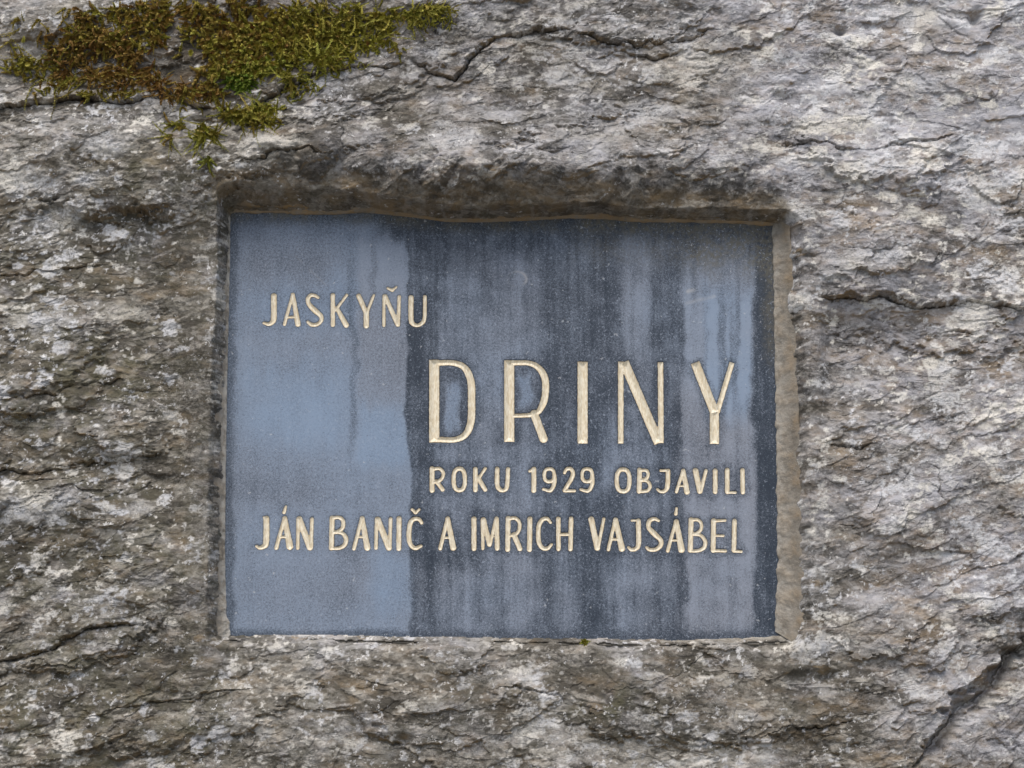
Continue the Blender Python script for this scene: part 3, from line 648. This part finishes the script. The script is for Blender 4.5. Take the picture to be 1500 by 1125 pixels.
# ------------------------------------------------------------------ mortar round the slab
mj = empty('mortar_joint', tuple(OFF)); tag(mj, 'grey-brown mortar joint sealing the stone plaque into its niche', 'mortar')
def strip(pin, pout, out_in, out_out, n, k, ochre, limy, curve=.5, seed=0, label=None):
    """ruled strip from the slab edge (pin: photo points on the slab) to the rock (pout), with a ragged inner edge"""
    A = np.array(pin, float); Bq = np.array(pout, float)
    la = np.linspace(0, 1, n); ia = np.linspace(0, 1, len(A)); ib = np.linspace(0, 1, len(Bq))
    a = np.column_stack([np.interp(la, ia, A[:, i]) for i in (0, 1)]); b = np.column_stack([np.interp(la, ib, Bq[:, i]) for i in (0, 1)])
    ax, az = wall(a[:, 0], a[:, 1], out_in); bx, bz = wall(b[:, 0], b[:, 1], out_out)
    t = np.linspace(0, 1, k)[None, :]
    x = ax[:, None]*(1-t)+bx[:, None]*t; z = az[:, None]*(1-t)+bz[:, None]*t
    nn = fbm(x*45+seed, z*45, 400+seed, 4)
    y = -(out_in+(out_out-out_in)*t**(1+curve)+.0022*nn+.0007*fbm(x*300, z*300, 410+seed, 2))
    rag = .0032*fbm(x*60, z*60, 420+seed, 4)*(1-t)
    dx = ax-bx; dz = az-bz; dl = np.hypot(dx, dz)+1e-9
    x = x+rag*(dx/dl)[:, None]; z = z+rag*(dz/dl)[:, None]
    rk = surf(x, z); tt = np.broadcast_to(t, x.shape)
    y = -lerp(-y, np.minimum(-y, rk-.004), sstep(.82, .95, tt)); y[:, 0] = .004
    idx = np.arange(x.size).reshape(x.shape)
    q = np.stack([idx[:-1, :-1], idx[1:, :-1], idx[1:, 1:], idx[:-1, 1:]], -1).reshape(-1, 4)
    o = mesh_obj('mortar_strip', np.stack([x, y, z], -1).reshape(-1, 3)-OFF, q, MORTAR, mj,
                 attrs=dict(ochre=np.clip(ochre+.4*nn, 0, 1)*(ochre > 0), limy=np.clip(limy*(1-1.6*t)+0*nn, 0, 1)))
    if label: o['label'] = label
    return o
strip([(1131, 322), (1133, 420), (1135, 560), (1137, 700), (1138, 820), (1134, 924)], [(1160, 300), (1168, 420), (1176, 600), (1182, 780), (1192, 960)], .002, .026, 360, 28, .08, .5, .2, 1)
strip([(338, 310), (336, 430), (333, 560), (331, 700), (330, 820), (332, 890), (338, 930)], [(322, 290), (318, 430), (312, 600), (306, 800), (302, 960)], .002, .030, 360, 22, .10, 1.0, .3, 2)
strip([(325, 312), (420, 313), (480, 315), (530, 311), (560, 314), (600, 318), (650, 325), (700, 326), (760, 324), (830, 320), (880, 321), (940, 326), (1000, 326), (1080, 328), (1145, 331)],
      [(325, 290), (600, 296), (700, 305), (850, 300), (1000, 303), (1150, 306)], .0025, .020, 520, 18, .5, 0, .4, 3, 'crumbling ochre strip of mortar under the niche ceiling')
strip([(1150, 930), (1100, 934), (1000, 938), (850, 938), (600, 935), (450, 932), (318, 932)], [(1176, 946), (1100, 946), (1000, 947), (850, 947), (600, 944), (318, 944)], .002, .010, 520, 16, .0, .45, .0, 4)

# ------------------------------------------------------------------ moss
def moss(name, x, z, ang, lift, L, thick, green, fresh, seed, grav=.5, out0=.0):
    """leafy shoots rooted at wall points (x, z); ang = heading in the wall plane, lift = how far they lean out"""
    r = np.random.default_rng(seed); N = len(x); K = 20
    root = np.stack([x, -(surf(x, z)+out0), z], -1)
    d = np.stack([np.cos(ang)*np.cos(lift), -np.sin(lift), np.sin(ang)*np.cos(lift)], -1)
    pts = [root]; p = root; bend = r.normal(0, .15, (N, 3))
    for k in range(K-1):
        d = d+bend+np.array([0, 0, -grav*.10]); d /= np.linalg.norm(d, axis=1)[:, None]
        p = p+d*(L/K)[:, None]
        o = surf(p[:, 0], p[:, 2]); lim = -(o+.001); p[:, 1] = np.minimum(p[:, 1], lim)   # stay in front of the stone
        pts.append(p.copy())
    P = np.stack(pts, 1); T = np.gradient(P, axis=1); T /= np.linalg.norm(T, axis=2)[..., None]+1e-9
    up = np.array([.31, -.80, .51]); S1 = np.cross(T, up); S1 /= np.linalg.norm(S1, axis=2)[..., None]+1e-9; S2 = np.cross(T, S1)
    V = []; tipa = []
    for m in range(6):
        a = m*2*np.pi/6+np.arange(K)[None, :]*1.1+r.uniform(0, 6, (N, 1)); a = a+r.normal(0, .25, (N, K))
        Rd = np.cos(a)[..., None]*S1+np.sin(a)[..., None]*S2; Sd = np.cross(T, Rd)
        tp = (.74*thick[:, None]*(1.0-.55*(np.arange(K)/K)[None, :]**2)*r.uniform(.7, 1.3, (N, K)))[..., None]
        b0 = P+Sd*tp*.45; b1 = P-Sd*tp*.45; tip = P+Rd*tp*1.05+T*tp*1.05
        V.append(np.stack([b0, b1, tip], 2)); 
        kk = np.broadcast_to((np.arange(K)/K)[None, :, None], (N, K, 3)); tipa.append(np.clip(kk*.6+np.array([0, 0, .45])*r.uniform(.2, 1.2, (N, K, 1)), 0, 1))
    V = np.stack(V, 2).reshape(-1, 3); tipa = (np.stack(tipa, 2)*r.uniform(.35, 1.1, (N, 1, 1, 1))).reshape(-1)
    rep = K*6*3
    loc = np.array([x.mean(), -float(surf(x, z).mean()), z.mean()])
    o = mesh_obj(name, V-loc, np.arange(len(V)).reshape(-1, 3), MOSS, None, smooth=False,
                 attrs=dict(green=np.repeat(np.clip(green+r.normal(0, .30, N), 0, 1), rep), fresh=np.repeat(np.clip(fresh+r.normal(0, .12, N), 0, 1), rep), tip=tipa))
    o.location = loc
    return o
def spray(items, seed):
    """items: (photo x, y, rx, ry, n, heading deg, spread, length m, thick m, green, fresh, lift)"""
    r = np.random.default_rng(seed); acc = [[] for _ in range(8)]
    for cx, cy, rx, ry, n, hd, sp, L, th, gr, fr, lf in items:
        n = int(n); rad = np.sqrt(r.random(n)); a = r.uniform(0, 2*np.pi, n)
        px = cx+rx*rad*np.cos(a); py = cy+ry*rad*np.sin(a)
        x, z = wall(px, py, .06)
        if n > 50:                                   # bare patches in the mat
            gate = fbm(x*13, z*17, 611, 3)+.5*fbm(x*45, z*45, 621, 2) > -.30
            px, py, x, z = px[gate], py[gate], x[gate], z[gate]; n = len(x)
        base_i = len(acc[0])
        for lst, v in zip(acc, (x, z, np.radians(hd+sp*r.normal(0, 1, n)), np.abs(r.normal(lf, .35, n)), L*r.uniform(.5, 1.3, n), th*r.uniform(.7, 1.3, n), np.full(n, gr), np.full(n, fr))): lst.append(v)
        if L > .04 and n:                            # long runners carry short side shoots
            for f in (.12, .25, .38, .52, .66):
                for sd in (-1, 1):
                    A, LL = acc[2][base_i], acc[4][base_i]
                    vals = (acc[0][base_i]+np.cos(A)*LL*f*.95, acc[1][base_i]+np.sin(A)*LL*f*.95-.10*LL*f*f, A+sd*np.radians(r.normal(50, 12, n)), np.abs(r.normal(.3, .2, n)), LL*.26*r.uniform(.5, 1.2, n), acc[5][base_i]*.8, acc[6][base_i], acc[7][base_i])
                    for lst, v in zip(acc, vals): lst.append(v)
    return [np.concatenate(v) for v in acc]
def moss_thing(name, items, seed, grav=.5, out0=0.):
    x, z, a, lf, L, th, gr, fr = spray(items, seed)
    return moss(name, x, z, a, lf, L, th, gr, fr, seed, grav, out0)
mat_items = [
 (95, 40, 42, 34, 110, 200, 60, .022, .0032, .30, .0, .7), (135, 76, 68, 36, 300, 225, 70, .024, .0032, .08, .0, .8), (180, 38, 85, 34, 330, 250, 110, .018, .0036, .45, .0, 1.),
 (190, 106, 62, 16, 150, 250, 60, .022, .0028, .0, .0, .5), (240, 15, 60, 20, 110, 250, 90, .020, .0034, .40, .0, .9),
 (72, 86, 34, 8, 9, 182, 10, .066, .0034, .75, .0, .2), (90, 110, 45, 8, 7, 190, 14, .060, .0034, .6, .1, .2), (24, 40, 14, 26, 8, 210, 40, .03, .003, .9, .0, .3),
 (330, 28, 85, 34, 330, 260, 110, .019, .0038, .45, .0, 1.), (310, 80, 56, 30, 330, 265, 90, .018, .0040, .60, .0, 1.1), (390, 58, 60, 34, 360, 280, 100, .018, .0040, .70, .05, 1.1),
 (360, 98, 42, 14, 180, 275, 80, .017, .0036, .9, .35, .9), (350, 116, 20, 11, 150, 270, 70, .015, .0030, .9, .95, .7),
 (455, 24, 60, 30, 230, 300, 90, .022, .0036, .78, .05, .7), (430, 82, 34, 12, 60, 300, 60, .024, .0036, .9, .25, .5), (520, 12, 48, 14, 50, 310, 70, .026, .0034, .9, .1, .5),
 (500, 36, 60, 20, 34, 335, 18, .062, .0034, .95, .1, .2), (555, 16, 40, 12, 10, 345, 14, .066, .0034, 1., .1, .2), (465, 64, 40, 14, 22, 322, 20, .056, .0034, .95, .15, .2), (430, 100, 22, 10, 9, 300, 18, .046, .0034, .9, .2, .2),
 (605, 6, 25, 6, 4, 350, 8, .060, .0032, 1., .1, .2), (300, 122, 40, 8, 12, 262, 25, .044, .0030, .4, .1, .2), (270, 126, 55, 10, 80, 260, 60, .022, .0028, .0, .0, .5), (150, 128, 60, 6, 24, 270, 40, .022, .0030, .7, .1, .3),
]
m0 = moss_thing('moss_mat', mat_items, 501, .6)
tag(m0, 'thick olive and rust-brown moss mat spread along the top ledge', 'moss', kind='stuff')
def tuft(items, seed, label, grav=.3):
    tag(moss_thing('moss_tuft', items, seed, grav), label, 'moss', 'small moss tufts on the rock')
tuft([(262, 182, 12, 5, 14, 165, 22, .030, .0030, .9, .1, .25), (252, 200, 6, 4, 8, 222, 14, .030, .0030, .9, .1, .2)], 511, 'yellow-green star-shaped moss sprig spreading sideways below the moss mat')
tuft([(296, 190, 9, 18, 36, 262, 18, .040, .0032, .75, .25, .25), (310, 195, 5, 6, 10, 315, 14, .036, .0032, .85, .2, .25), (305, 238, 5, 8, 10, 280, 16, .024, .0030, .8, .5, .2)], 512, 'hanging olive moss tuft just above the top left niche corner', .6)
tuft([(335, 165, 16, 8, 34, 300, 60, .022, .0034, .75, .2, .5), (352, 168, 14, 5, 16, 352, 10, .062, .0036, .9, .1, .2), (365, 160, 16, 4, 14, 10, 10, .045, .0034, .9, .2, .2)], 513, 'moss tuft with long green shoots creeping right along a crack')
tuft([(620, 6, 12, 5, 10, 350, 14, .055, .0030, 1., .1, .2), (610, 8, 6, 5, 6, 290, 20, .035, .0028, .9, .1, .3)], 514, 'thin yellow moss runners reaching out over the bare grey block')
tuft([(858, 936, 4, 3, 16, 270, 90, .007, .0020, .7, .3, .7)], 517, 'tiny moss speck growing on the bottom edge of the plaque')
tuft([(128, 130, 5, 4, 6, 262, 10, .020, .0028, .9, .1, .2)], 518, 'tiny yellow-green moss shoot hanging under the left of the moss mat')
